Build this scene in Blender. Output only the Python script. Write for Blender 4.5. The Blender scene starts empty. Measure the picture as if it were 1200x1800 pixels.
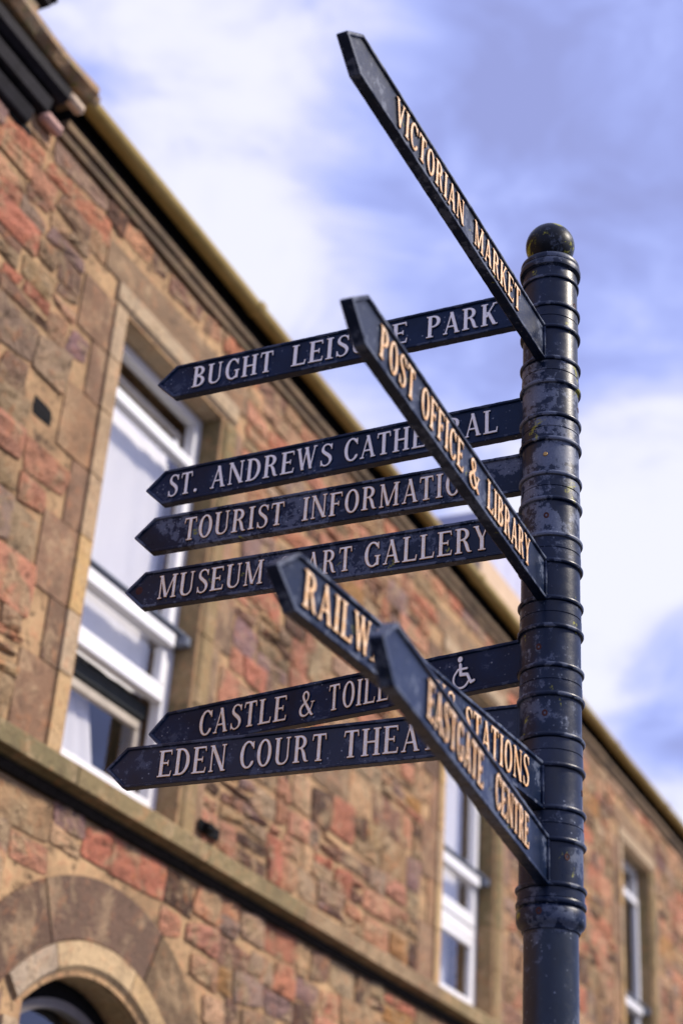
import bpy, bmesh, math, random
import numpy as np
from mathutils import Vector, Matrix, noise
random.seed(7)
R = math.radians
scn = bpy.context.scene
COL = scn.collection

# ------------------------------------------------------------------ camera
PITCH, ROLL = R(28.725), R(4.068)
cam = bpy.data.cameras.new('camera')
cam_ob = bpy.data.objects.new('camera', cam)
COL.objects.link(cam_ob)
_f = Vector((0, math.cos(PITCH), math.sin(PITCH)))
_r = Vector((1, 0, 0))
_u = _r.cross(_f)
_r2 = _r * math.cos(ROLL) + _u * math.sin(ROLL)
_u2 = -_r * math.sin(ROLL) + _u * math.cos(ROLL)
m = Matrix((_r2, _u2, -_f)).transposed().to_4x4()
m.translation = Vector((0, 0, 1.6))
cam_ob.matrix_world = m
cam.sensor_fit = 'VERTICAL'
cam.sensor_height = 36.0
cam.sensor_width = 24.0
cam.lens = 2788.5 / 1800 * 36
cam.clip_start = .05
cam.clip_end = 2000
cam.dof.use_dof = True
cam.dof.focus_distance = 3.62
cam.dof.aperture_fstop = 2.3
scn.camera = cam_ob

# ------------------------------------------------------------------ light
SUN_AZ, SUN_EL = R(94), R(41)        # azimuth from +Y towards +X
sd = Vector((math.sin(SUN_AZ) * math.cos(SUN_EL), math.cos(SUN_AZ) * math.cos(SUN_EL), math.sin(SUN_EL)))
sun = bpy.data.lights.new('sun', 'SUN')
sun.energy = 4.1
sun.angle = R(9)
sun.color = (1.0, .90, .76)
sun_ob = bpy.data.objects.new('sun', sun)
COL.objects.link(sun_ob)
sun_ob.rotation_euler = (-sd).to_track_quat('-Z', 'Y').to_euler()
sun_ob.location = sd * 30

world = bpy.data.worlds.new('World')
scn.world = world
world.use_nodes = True
N = world.node_tree.nodes
Lk = world.node_tree.links
N.clear()


def wn(t, **k):
    n = N.new(t)
    for a, b in k.items():
        setattr(n, a, b)
    return n


def wmath(op, a, b=None, clamp=False):
    n = wn('ShaderNodeMath', operation=op, use_clamp=clamp)
    for i, v in enumerate((a, b)):
        if v is None:
            continue
        if isinstance(v, (int, float)):
            n.inputs[i].default_value = v
        else:
            Lk.new(v, n.inputs[i])
    return n.outputs[0]


out = wn('ShaderNodeOutputWorld')
bg = wn('ShaderNodeBackground')
bg.inputs['Strength'].default_value = .1
sky = wn('ShaderNodeTexSky', sky_type='NISHITA', sun_disc=False)
sky.sun_elevation = SUN_EL
sky.sun_rotation = SUN_AZ
tc = wn('ShaderNodeTexCoord')
mp = wn('ShaderNodeMapping')
mp.inputs['Scale'].default_value = (1, 1, 1.7)
mp.inputs['Location'].default_value = (3.1, .4, 1.3)
Lk.new(tc.outputs['Generated'], mp.inputs['Vector'])
n1 = wn('ShaderNodeTexNoise')
n1.inputs['Scale'].default_value = 2.6
n1.inputs['Detail'].default_value = 5
n1.inputs['Roughness'].default_value = .48
n1.inputs['Distortion'].default_value = .35
Lk.new(mp.outputs[0], n1.inputs['Vector'])
n2 = wn('ShaderNodeTexNoise')
n2.inputs['Scale'].default_value = 8.5
n2.inputs['Detail'].default_value = 6
n2.inputs['Roughness'].default_value = .58
n2.inputs['Distortion'].default_value = .5
Lk.new(mp.outputs[0], n2.inputs['Vector'])


def bank(direction, lo, hi):
    """a broad bank of cloud round one direction"""
    d = wn('ShaderNodeVectorMath', operation='DOT_PRODUCT')
    Lk.new(tc.outputs['Generated'], d.inputs[0])
    d.inputs[1].default_value = Vector(direction).normalized()
    mr = wn('ShaderNodeMapRange', interpolation_type='SMOOTHSTEP')
    Lk.new(d.outputs['Value'], mr.inputs['Value'])
    mr.inputs['From Min'].default_value = math.cos(R(lo))
    mr.inputs['From Max'].default_value = math.cos(R(hi))
    return mr.outputs[0]


BANKS_LIGHT = [((-0.0833, 0.7362, 0.6716), 10, 0, .28), ((0.1884, 0.8622, 0.4703), 8, 1, .38), ((-.06, .86, .50), 12, 2, .22), ((.2, .92, .34), 5, 1, .3)]
BANKS_DARK = [((0.17, 0.70, 0.69), 9, 0, .28), ((.235, .90, .375), 4.5, .5, .75), ((0.04, 0.755, 0.655), 7, 0, .20)]
val = wmath('MULTIPLY', wmath('SUBTRACT', n1.outputs['Fac'], .5), 1.7)
val = wmath('ADD', val, wmath('MULTIPLY', wmath('SUBTRACT', n2.outputs['Fac'], .5), 1.75))
val = wmath('ADD', val, .47)
for d_, lo_, hi_, a_ in BANKS_LIGHT:
    val = wmath('ADD', val, wmath('MULTIPLY', bank(d_, lo_, hi_), a_))
for d_, lo_, hi_, a_ in BANKS_DARK:
    val = wmath('SUBTRACT', val, wmath('MULTIPLY', bank(d_, lo_, hi_), a_))
cr = wn('ShaderNodeValToRGB')
cr.color_ramp.interpolation = 'B_SPLINE'
e = cr.color_ramp.elements
e[0].position = 0.0
e[0].color = (.30, .33, .66, 1)
e[1].position = 1.0
e[1].color = (.88, .88, 1.0, 1)
for p_, c_ in ((.25, (.36, .42, .86, 1)), (.45, (.45, .52, .98, 1)), (.65, (.66, .68, 1.0, 1)), (.82, (.84, .84, 1.0, 1))):
    x = e.new(p_)
    x.color = c_
Lk.new(val, cr.inputs['Fac'])
sc10 = wn('ShaderNodeVectorMath', operation='SCALE')
Lk.new(cr.outputs['Color'], sc10.inputs[0])
sc10.inputs['Scale'].default_value = 9.2
mixw = wn('ShaderNodeMix', data_type='RGBA')
mixw.inputs['Factor'].default_value = .86
Lk.new(sky.outputs['Color'], mixw.inputs['A'])
Lk.new(sc10.outputs[0], mixw.inputs['B'])
Lk.new(mixw.outputs['Result'], bg.inputs['Color'])
Lk.new(bg.outputs[0], out.inputs['Surface'])

scn.view_settings.view_transform = 'Standard'
scn.view_settings.look = 'None'
scn.view_settings.exposure = 0.36
scn.view_settings.gamma = 1.0
scn.view_settings.use_curve_mapping = False
scn.cycles.max_bounces = 6
scn.cycles.diffuse_bounces = 3
scn.cycles.glossy_bounces = 3


# ------------------------------------------------------------------ helpers
def link(name, mesh, mat=None, parent=None, label=None):
    o = bpy.data.objects.new(name, mesh)
    COL.objects.link(o)
    if mat is not None:
        for mm in (mat if isinstance(mat, (list, tuple)) else [mat]):
            mesh.materials.append(mm)
    if parent is not None:
        o.parent = parent
    if label:
        o['label'] = label
    return o


def empty(name, loc, rz, label=None, cat=None):
    o = bpy.data.objects.new(name, None)
    COL.objects.link(o)
    o.location = loc
    o.rotation_euler = (0, 0, rz)
    if label:
        o['label'] = label
    if cat:
        o['category'] = cat
    return o


def me_from(verts, faces, name='mesh', smooth=False):
    me = bpy.data.meshes.new(name)
    me.from_pydata([tuple(v) for v in verts], [], faces)
    bm = bmesh.new()
    bm.from_mesh(me)
    bmesh.ops.recalc_face_normals(bm, faces=bm.faces)
    if smooth:
        for f in bm.faces:
            f.smooth = True
    bm.to_mesh(me)
    bm.free()
    return me


def box_data(x0, x1, y0, y1, z0, z1):
    v = [(x0, y0, z0), (x1, y0, z0), (x1, y1, z0), (x0, y1, z0), (x0, y0, z1), (x1, y0, z1), (x1, y1, z1), (x0, y1, z1)]
    f = [(0, 3, 2, 1), (4, 5, 6, 7), (0, 1, 5, 4), (1, 2, 6, 5), (2, 3, 7, 6), (3, 0, 4, 7)]
    return v, f


def boxes(lst, bevel=.004, name='mesh'):
    bm = bmesh.new()
    for b in lst:
        v, f = box_data(*b)
        vs = [bm.verts.new(c) for c in v]
        for q in f:
            bm.faces.new([vs[i] for i in q])
    if bevel:
        bmesh.ops.bevel(bm, geom=bm.edges[:], offset=bevel, segments=1, affect='EDGES', profile=.5, clamp_overlap=True)
    bmesh.ops.recalc_face_normals(bm, faces=bm.faces)
    me = bpy.data.meshes.new(name)
    bm.to_mesh(me)
    bm.free()
    return me


def extrude_profile(prof, x0, x1, closed=True, nseg=1, wob=0.0, name='mesh', smooth=False):
    """profile [(y,z)] run along x"""
    vs, fs = [], []
    n = len(prof)
    for i in range(nseg + 1):
        x = x0 + (x1 - x0) * i / nseg
        dy = wob * noise.noise((x * 1.3, 4.1, 0))
        dz = wob * noise.noise((x * 1.7, 9.1, 3))
        for j, (y, z) in enumerate(prof):
            w2 = wob * .6 * noise.noise((x * 9, j * 3.3, 5))
            vs.append((x, y + dy + w2, z + dz + w2))
    for i in range(nseg):
        for j in range(n if closed else n - 1):
            a, b = i * n + j, i * n + (j + 1) % n
            fs.append((a, b, b + n, a + n))
    if closed:
        fs.append(tuple(range(n)))
        fs.append(tuple(range(nseg * n, nseg * n + n)))
    return me_from(vs, fs, name, smooth)


def lathe(prof, seg=72, name='mesh', cap=False, sharp=40):
    """prof [(r,z)] spun round z"""
    vs, fs = [], []
    for r, z in prof:
        for k in range(seg):
            a = 2 * math.pi * k / seg
            vs.append((r * math.cos(a), r * math.sin(a), z))
    for i in range(len(prof) - 1):
        for k in range(seg):
            k2 = (k + 1) % seg
            fs.append((i * seg + k, i * seg + k2, (i + 1) * seg + k2, (i + 1) * seg + k))
    if cap:
        fs.append(tuple(range(seg)))
        fs.append(tuple(range((len(prof) - 1) * seg, len(prof) * seg)))
    me = me_from(vs, fs, name, True)
    me.set_sharp_from_angle(angle=R(sharp))
    return me


# ------------------------------------------------------------------ materials
class MT:
    def __init__(s, name):
        s.m = bpy.data.materials.new(name)
        s.m.use_nodes = True
        s.n = s.m.node_tree.nodes
        s.l = s.m.node_tree.links
        s.b = s.n['Principled BSDF']
        s.tc = s.n.new('ShaderNodeTexCoord')

    def set(s, sock, v):
        i = s.b.inputs[sock]
        if hasattr(v, 'is_output') or isinstance(v, bpy.types.NodeSocket):
            s.l.new(v, i)
        else:
            i.default_value = (*v, 1) if isinstance(v, tuple) and len(v) == 3 else v
        return s

    def noise(s, scale, detail=4, rough=.55, dist=0, vec=None, seed=None, stretch=None):
        n = s.n.new('ShaderNodeTexNoise')
        n.inputs['Scale'].default_value = scale
        n.inputs['Detail'].default_value = detail
        n.inputs['Roughness'].default_value = rough
        n.inputs['Distortion'].default_value = dist
        src = vec or s.tc.outputs['Object']
        if seed is not None or stretch is not None:
            mp = s.n.new('ShaderNodeMapping')
            if seed is not None:
                mp.inputs['Location'].default_value = (seed, seed * 1.7, -seed)
            if stretch is not None:
                mp.inputs['Scale'].default_value = stretch
            s.l.new(src, mp.inputs[0])
            src = mp.outputs[0]
        s.l.new(src, n.inputs['Vector'])
        return n.outputs['Fac']

    def ramp(s, fac, stops, interp='LINEAR'):
        n = s.n.new('ShaderNodeValToRGB')
        n.color_ramp.interpolation = interp
        el = n.color_ramp.elements
        while len(el) < len(stops):
            el.new(.5)
        for q, (p, c) in zip(el, stops):
            q.position = p
            q.color = (c, c, c, 1) if isinstance(c, (int, float)) else (*c, 1)
        s.l.new(fac, n.inputs[0])
        return n.outputs['Color']

    def mix(s, f, a, b, mode='MIX'):
        n = s.n.new('ShaderNodeMix')
        n.data_type = 'RGBA'
        n.blend_type = mode
        for k, v in (('Factor', f), ('A', a), ('B', b)):
            if isinstance(v, bpy.types.NodeSocket):
                s.l.new(v, n.inputs[k] if k == 'Factor' else n.inputs[6 if k == 'A' else 7])
            elif k == 'Factor':
                n.inputs[0].default_value = v
            else:
                n.inputs[6 if k == 'A' else 7].default_value = (*v, 1) if len(v) == 3 else v
        return n.outputs[2]

    def math(s, op, a, b=0.0, clamp=False):
        n = s.n.new('ShaderNodeMath')
        n.operation = op
        n.use_clamp = clamp
        for i, v in enumerate((a, b)):
            if isinstance(v, bpy.types.NodeSocket):
                s.l.new(v, n.inputs[i])
            else:
                n.inputs[i].default_value = v
        return n.outputs[0]

    def bump(s, h, strength=.4, dist=.01, prev=None):
        n = s.n.new('ShaderNodeBump')
        n.inputs['Strength'].default_value = strength
        n.inputs['Distance'].default_value = dist
        s.l.new(h, n.inputs['Height'])
        if prev is not None:
            s.l.new(prev, n.inputs['Normal'])
        s.l.new(n.outputs[0], s.b.inputs['Normal'])
        return n.outputs[0]

    def attr(s, name):
        n = s.n.new('ShaderNodeAttribute')
        n.attribute_name = name
        return n.outputs['Color']


def paint_material(name, wear, lichen=.0, seed=0.0, base=(.0010, .0065, .024), spec=.40):
    """old navy-black gloss paint, chalked and chipped; wear 0..1"""
    t = MT(name)
    big = t.noise(9, 5, .6, .3, seed=seed)
    blotch = t.noise(52, 6, .7, .2, seed=seed + 5)
    fine = t.noise(190, 3, .6, 0, seed=seed + 9)
    # chalky bloom where big and blotch agree
    s_ = t.math('ADD', t.math('MULTIPLY', big, .55), t.math('MULTIPLY', blotch, .45))
    s_ = t.math('ADD', s_, t.math('MULTIPLY', t.attr('wear'), .20))
    lo = .575 - .13 * wear
    chalk = t.ramp(s_, [(lo, 0.0), (lo + .035, .75), (1, 1.0)])
    dots = t.n.new('ShaderNodeTexVoronoi')
    dots.inputs['Scale'].default_value = 120
    dots.inputs['Randomness'].default_value = 1
    mpv = t.n.new('ShaderNodeMapping')
    mpv.inputs['Location'].default_value = (seed, -seed, seed)
    t.l.new(t.tc.outputs['Object'], mpv.inputs[0])
    t.l.new(mpv.outputs[0], dots.inputs['Vector'])
    sel = t.n.new('ShaderNodeSeparateColor')
    t.l.new(dots.outputs['Color'], sel.inputs[0])
    dotm = t.math('MULTIPLY', t.ramp(dots.outputs['Distance'], [(.16, 1.0), (.30, 0.0)]), t.ramp(sel.outputs[0], [(1 - .10 - .22 * wear, 0.0), (1 - .08 - .22 * wear, 1.0)]))
    dotm = t.math('MULTIPLY', dotm, t.ramp(big, [(.42, .0), (.58, 1.0)]))
    c0 = t.mix(t.ramp(big, [(.35, 0.0), (.7, 1.0)]), base, tuple(x * 2.0 + .002 for x in base))
    c1 = t.mix(t.math('MULTIPLY', chalk, min(1, .35 + .7 * wear)), c0, t.mix(fine, (.05 + .03 * wear, .07 + .03 * wear, .12 + .04 * wear), (.20 + .10 * wear, .24 + .10 * wear, .34 + .10 * wear)))
    c2 = t.mix(t.math('MULTIPLY', dotm, .9), c1, (.24, .28, .36))
    rust_n = t.noise(16, 6, .75, .4, seed=seed + 21)
    rust_n = t.math('ADD', rust_n, t.math('MULTIPLY', t.attr('wear'), .055))
    rust = t.ramp(rust_n, [(.72 - .035 * wear, 0.0), (.74 - .035 * wear, 1.0)])
    c3 = t.mix(rust, c2, t.mix(fine, (.06, .018, .012), (.16, .05, .03)))
    if lichen > 0:
        ln = t.noise(13, 5, .7, .5, seed=seed + 33)
        geo = t.n.new('ShaderNodeNewGeometry')
        lm = t.ramp(ln, [(.66 - .15 * lichen, 0.0), (.70 - .15 * lichen, 1.0)])
        c3 = t.mix(t.math('MULTIPLY', lm, .85), c3, t.mix(fine, (.20, .21, .02), (.40, .38, .03)))
    t.set('Base Color', c3)
    rg = t.ramp(s_, [(.3, .24), (.5, .36), (.75, .62)])
    rg = t.mix(rust, rg, (.85, .85, .85))
    t.set('Roughness', rg)
    t.set('Specular IOR Level', spec)
    h = t.math('ADD', t.math('MULTIPLY', blotch, .6), t.math('MULTIPLY', fine, .25))
    h = t.math('ADD', h, t.math('MULTIPLY', dotm, .35))
    t.bump(h, .35, .0016)
    return t.m


def simple(name, col, rough=.6, scale=20, var=.25, bump=.2, bd=.004, metallic=0.0, spec=.5, stretch=None):
    t = MT(name)
    n = t.noise(scale, 5, .6, .2, stretch=stretch)
    c = t.mix(t.ramp(n, [(.3, 0.0), (.7, 1.0)]), tuple(x * (1 - var) for x in col), tuple(min(1, x * (1 + var)) for x in col))
    t.set('Base Color', c)
    t.set('Roughness', rough)
    t.set('Metallic', metallic)
    t.set('Specular IOR Level', spec)
    if bump:
        t.bump(n, bump, bd)
    return t.m


def stone_material(name, mottled=1.0, grain=1.0):
    t = MT(name)
    base = t.attr('tint')
    a = t.noise(5.5, 6, .7, .6)
    b = t.noise(13, 6, .7, .6, seed=3)
    c = t.noise(48, 5, .7, .2, seed=8)
    tan = t.mix(t.ramp(c, [(.35, 0.0), (.65, 1.0)]), (.40, .27, .15), (.62, .45, .27))
    dark = t.mix(.85, base, (.055, .030, .020), 'MIX')
    orange = t.mix(.7, base, (.62, .24, .10), 'MIX')
    c1 = t.mix(t.math('MULTIPLY', t.ramp(a, [(.50, 0.0), (.60, 1.0)]), .85 * mottled), base, tan)
    c1 = t.mix(t.math('MULTIPLY', t.ramp(b, [(.54, 0.0), (.64, 1.0)]), .7 * mottled), c1, orange)
    c1 = t.mix(t.math('MULTIPLY', t.ramp(b, [(.34, 1.0), (.44, 0.0)]), .85 * mottled), c1, dark)
    c1 = t.mix(t.math('MULTIPLY', t.ramp(c, [(.32, 1.0), (.46, 0.0)]), .5), c1, dark)
    soot = t.math('MULTIPLY', t.ramp(t.noise(1.7, 5, .68, .8, seed=14), [(.50, 0.0), (.66, 1.0)]), .38)
    soot2 = t.math('MULTIPLY', t.ramp(t.noise(6.5, 6, .75, .9, seed=19), [(.56, 0.0), (.68, 1.0)]), .60)
    c1 = t.mix(t.math('MAXIMUM', soot, soot2), c1, (.085, .060, .042))
    t.set('Base Color', c1)
    t.set('Roughness', .88)
    t.set('Specular IOR Level', .25)
    h = t.math('ADD', t.math('MULTIPLY', b, .8), t.math('MULTIPLY', c, .5))
    t.bump(h, 1.2 * grain, .045)
    return t.m


def mortar_material():
    t = MT('lime mortar')
    a = t.noise(2.2, 5, .6, .3)
    b = t.noise(14, 6, .7, .4)
    c = t.noise(70, 4, .7)
    c0 = t.mix(t.ramp(a, [(.35, 0.0), (.65, 1.0)]), (.32, .20, .11), (.56, .37, .20))
    c0 = t.mix(t.math('MULTIPLY', t.ramp(b, [(.36, 1.0), (.46, 0.0)]), .85), c0, (.075, .045, .03))
    c0 = t.mix(t.math('MULTIPLY', t.ramp(b, [(.54, 0.0), (.66, 1.0)]), .6), c0, (.52, .24, .13))
    soot = t.math('MULTIPLY', t.ramp(t.noise(1.7, 5, .68, .8, seed=14), [(.50, 0.0), (.66, 1.0)]), .38)
    soot2 = t.math('MULTIPLY', t.ramp(t.noise(6.5, 6, .75, .9, seed=19), [(.56, 0.0), (.68, 1.0)]), .60)
    c0 = t.mix(t.math('MAXIMUM', soot, soot2), c0, (.085, .060, .042))
    t.set('Base Color', c0)
    t.set('Roughness', .95)
    t.set('Specular IOR Level', .2)
    t.bump(t.math('ADD', b, t.math('MULTIPLY', c, .5)), .7, .02)
    return t.m


def glass_material():
    t = MT('window glass')
    t.set('Base Color', (.9, .94, .96))
    t.set('Roughness', 0.0)
    t.set('IOR', 1.52)
    t.n.remove(t.b)
    tr = t.n.new('ShaderNodeBsdfTransparent')
    tr.inputs[0].default_value = (.90, .90, .90, 1)
    gl = t.n.new('ShaderNodeBsdfGlossy')
    gl.inputs['Roughness'].default_value = .01
    gl.inputs[0].default_value = (.92, .95, 1, 1)
    fr = t.n.new('ShaderNodeFresnel')
    fr.inputs['IOR'].default_value = 2.2
    mx = t.n.new('ShaderNodeMixShader')
    gn = t.n.new('ShaderNodeNewGeometry')
    t.l.new(t.math('MULTIPLY', fr.outputs[0], t.math('SUBTRACT', 1.0, gn.outputs['Backfacing'])), mx.inputs[0])
    t.l.new(tr.outputs[0], mx.inputs[1])
    t.l.new(gl.outputs[0], mx.inputs[2])
    t.l.new(mx.outputs[0], t.n['Material Output'].inputs['Surface'])
    return t.m


M_STONE = stone_material('weathered pink rubble sandstone')
M_DRESSED = stone_material('dressed sandstone', .5, .45)
M_MORTAR = mortar_material()
M_GLASS = glass_material()
M_UPVC = simple('white window frame', (.78, .78, .80), .35, 6, .04, 0)
M_FRAME_SHADE = simple('beige inner frame', (.42, .37, .31), .6, 12, .15, .1)
M_LEAD = simple('black painted timber', (.014, .013, .018), .7, 14, .45, .3, .006, spec=.12)
M_CREAM = simple('cream stone stop', (.58, .45, .34), .8, 25, .2, .3)
M_GUTTER_T = MT('weathered beige gutter paint')
_t = M_GUTTER_T
_a = _t.noise(5, 5, .65, .3, stretch=(.35, 1, 1))
_b = _t.noise(30, 5, .7, .2, seed=4)
_c = _t.mix(_t.ramp(_a, [(.35, 0.0), (.65, 1.0)]), (.30, .20, .04), (.44, .32, .11))
_c = _t.mix(_t.math('MULTIPLY', _t.ramp(_b, [(.55, 0.0), (.7, 1.0)]), .6), _c, (.12, .14, .02))
_t.set('Base Color', _c).set('Roughness', .7)
_t.bump(_b, .3, .004)
M_GUTTER = _t.m
_t = MT('brown stained eaves stone')
_a = _t.noise(9, 6, .7, .4, stretch=(.5, 1, 1))
_b = _t.noise(40, 5, .7, .2, seed=4)
_c = _t.mix(_t.ramp(_a, [(.35, 0.0), (.65, 1.0)]), (.06, .038, .024), (.20, .13, .075))
_c = _t.mix(_t.math('MULTIPLY', _t.ramp(_b, [(.55, 0.0), (.7, 1.0)]), .5), _c, (.13, .15, .03))
_t.set('Base Color', _c).set('Roughness', .9)
_t.bump(_b, .5, .01)
M_EAVES = _t.m
_t = MT('mossy coping stone')
_a = _t.noise(8, 6, .7, .4)
_b = _t.noise(24, 5, .7, .2, seed=4)
_c = _t.mix(_t.ramp(_a, [(.4, 0.0), (.6, 1.0)]), (.36, .22, .11), (.20, .155, .11))
_c = _t.mix(_t.math('MULTIPLY', _t.ramp(_b, [(.56, 0.0), (.66, 1.0)]), .8), _c, (.17, .19, .02))
_t.set('Base Color', _c).set('Roughness', .9)
_t.bump(_b, .6, .02)
M_COPING = _t.m
M_CURTAIN = simple('white net curtain', (.90, .89, .92), .9, 40, .05, .1, stretch=(3, 3, .1))
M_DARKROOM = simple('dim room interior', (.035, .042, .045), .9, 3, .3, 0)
M_SLATE = simple('roof slate', (.07, .075, .09), .6, 12, .3, .4, .01)
M_GREYFRAME = simple('grey painted timber', (.16, .14, .13), .5, 12, .2, .1)
M_BLACK = simple('black iron', (.009, .009, .010), .8, 20, .3, .2, spec=.08)
M_WHITE = simple('off-white plastic', (.72, .70, .58), .5, 20, .1, 0)
M_RUST = simple('rust', (.055, .014, .011), .9, 300, .5, .6, .001)
M_BRASS = simple('brass screw', (.50, .30, .10), .35, 200, .3, .3, .0005, metallic=.8)
M_ASPHALT = simple('asphalt', (.05, .05, .05), .9, 60, .3, .5, .004)
M_PAVING = simple('dark paving flag', (.065, .062, .058), .85, 30, .15, .3, .003)

# ------------------------------------------------------------------ ground
me = me_from([(-300, -300, 0), (300, -300, 0), (300, 300, 0), (-300, 300, 0)], [(0, 1, 2, 3)])
g = link('road', me, M_ASPHALT)
g['kind'] = 'structure'

# ------------------------------------------------------------------ building
WV = R(26.648)
D = 4.0
dw = Vector((math.sin(WV), math.cos(WV), 0))
nw = Vector((math.cos(WV), -math.sin(WV), 0))
bld = empty('stone_building', -nw * D, math.pi / 2 - WV,
            'long two-storey pinkish rubble sandstone building with a beige gutter behind the signpost', 'building')
# local frame: x = along the wall, y = into the building, z = up
pv = me_from([(-6, -6.5, .12), (40, -6.5, .12), (40, 0, .12), (-6, 0, .12), (-6, -6.5, 0), (40, -6.5, 0)],
             [(0, 1, 2, 3), (0, 4, 5, 1)])
pave = link('pavement', pv, M_PAVING)
pave.location = bld.location
pave.rotation_euler = bld.rotation_euler
pave['kind'] = 'structure'

WALL_TOP = 6.80
WINS = [(5.41, 6.42), (9.88, 10.90), (14.37, 15.37)]
WZ0, WZ1 = 3.915, 6.27
ARC = (5.91, 2.32, .75)       # centre u, centre z, radius of the arched opening
AU0, AU1 = 5.41, 6.41


def arch_z(u, r=ARC[2]):
    return ARC[1] + math.sqrt(max(0, r * r - (u - ARC[0]) ** 2))


# wall body: columns of solid intervals, front and back skins and reveals
U0, U1 = -1.0, 26.0
br = [U0, AU0] + [AU0 + (AU1 - AU0) * i / 16 for i in range(1, 17)]
for a, b in WINS:
    br += [a, b]
br = sorted(set([round(x, 4) for x in br + [U1]]))
vs, fs = [], []


def quad(p):
    k = len(vs)
    vs.extend(p)
    fs.append(tuple(range(k, k + 4)))


for a, b in zip(br[:-1], br[1:]):
    mid = (a + b) / 2
    iv = []
    if AU0 < mid < AU1:
        iv.append(((arch_z(a), arch_z(b)), None))
        quad([(a, 0, arch_z(a)), (b, 0, arch_z(b)), (b, .4, arch_z(b)), (a, .4, arch_z(a))])
        zlo = (arch_z(a), arch_z(b))
    else:
        zlo = (0, 0)
    inwin = any(w0 < mid < w1 for w0, w1 in WINS)
    ranges = [(zlo, (WZ0, WZ0)), ((WZ1, WZ1), (WALL_TOP, WALL_TOP))] if inwin else [(zlo, (WALL_TOP, WALL_TOP))]
    for lo, hi in ranges:
        for y in (0, .4):
            quad([(a, y, lo[0]), (b, y, lo[1]), (b, y, hi[1]), (a, y, hi[0])])
    if inwin:
        for z in (WZ0, WZ1):
            quad([(a, 0, z), (b, 0, z), (b, .4, z), (a, .4, z)])
for w0, w1 in WINS:
    for u in (w0, w1):
        quad([(u, 0, WZ0), (u, .4, WZ0), (u, .4, WZ1), (u, 0, WZ1)])
for u in (AU0, AU1):
    quad([(u, 0, 0), (u, .4, 0), (u, .4, arch_z(u)), (u, 0, arch_z(u))])
for u in (U0, U1):
    quad([(u, 0, 0), (u, .4, 0), (u, .4, WALL_TOP), (u, 0, WALL_TOP)])
quad([(U0, 0, WALL_TOP), (U1, 0, WALL_TOP), (U1, .4, WALL_TOP), (U0, .4, WALL_TOP)])
wall = link('wall', me_from(vs, fs), M_MORTAR, bld)

PAL = [((.66, .31, .19), 6), ((.60, .235, .14), 4), ((.68, .40, .24), 4), ((.50, .31, .17), 2.5), ((.40, .27, .16), 3),
       ((.55, .38, .24), 3), ((.30, .17, .12), 2), ((.15, .085, .06), 2.8), ((.50, .26, .10), 1.4), ((.38, .25, .19), 2), ((.36, .22, .20), 1.5)]
PC = [c for c, w in PAL]
PW = [w for c, w in PAL]


def tint_mesh(me, col):
    at = me.color_attributes.new('tint', 'FLOAT_COLOR', 'POINT')
    n = len(me.vertices)
    if isinstance(col, tuple):
        at.data.foreach_set('color', list((*col, 1)) * n)
    else:
        at.data.foreach_set('color', col)
    return me


def rand_tint():
    c = random.choices(PC, PW)[0]
    k = random.uniform(.82, 1.15)
    return tuple(min(.72, x * k * random.uniform(.95, 1.05)) for x in c)


def pillow(u0, u1, z0, z1, proud, seed, nx=5, nz=4, rough=.010, jit=.026, rc=.5):
    """one rubble stone with an uneven rock face"""
    rnd = random.Random(seed)
    cj = [[(rnd.uniform(-jit, jit), rnd.uniform(-jit, jit)) for _ in range(2)] for _ in range(2)]
    v, f = [], []
    for j in range(nz + 1):
        for i in range(nx + 1):
            s, t = i / nx, j / nz
            du = (cj[0][0][0] * (1 - s) * (1 - t) + cj[1][0][0] * s * (1 - t) + cj[0][1][0] * (1 - s) * t + cj[1][1][0] * s * t)
            dz = (cj[0][0][1] * (1 - s) * (1 - t) + cj[1][0][1] * s * (1 - t) + cj[0][1][1] * (1 - s) * t + cj[1][1][1] * s * t)
            edge = i in (0, nx) or j in (0, nz)
            corner = i in (0, nx) and j in (0, nz)
            # corners are rounded off
            su = rc * (.05 if corner else 0) * (u1 - u0) * (1 if i == 0 else -1) * .5
            sz = rc * (.09 if corner else 0) * (z1 - z0) * (1 if j == 0 else -1) * .5
            u = u0 + (u1 - u0) * s + du + su + (rnd.uniform(-.006, .006) * rc if edge else 0)
            z = z0 + (z1 - z0) * t + dz + sz + (rnd.uniform(-.006, .006) * rc if edge else 0)
            y = -proud * (.6 if edge else 1) - (0 if edge else rnd.uniform(-rough, rough))
            v.append((u, y, z))
    for j in range(nz):
        for i in range(nx):
            a = j * (nx + 1) + i
            f.append((a, a + 1, a + nx + 2, a + nx + 1))
    ring = [i for i in range(nx + 1)] + [j * (nx + 1) + nx for j in range(1, nz + 1)] + \
           [nz * (nx + 1) + i for i in range(nx - 1, -1, -1)] + [j * (nx + 1) for j in range(nz - 1, 0, -1)]
    k = len(v)
    for r_ in ring:
        v.append((v[r_][0], .004, v[r_][2]))
    n = len(ring)
    for q in range(n):
        f.append((ring[(q + 1) % n], ring[q], k + q, k + (q + 1) % n))
    return v, f


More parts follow.
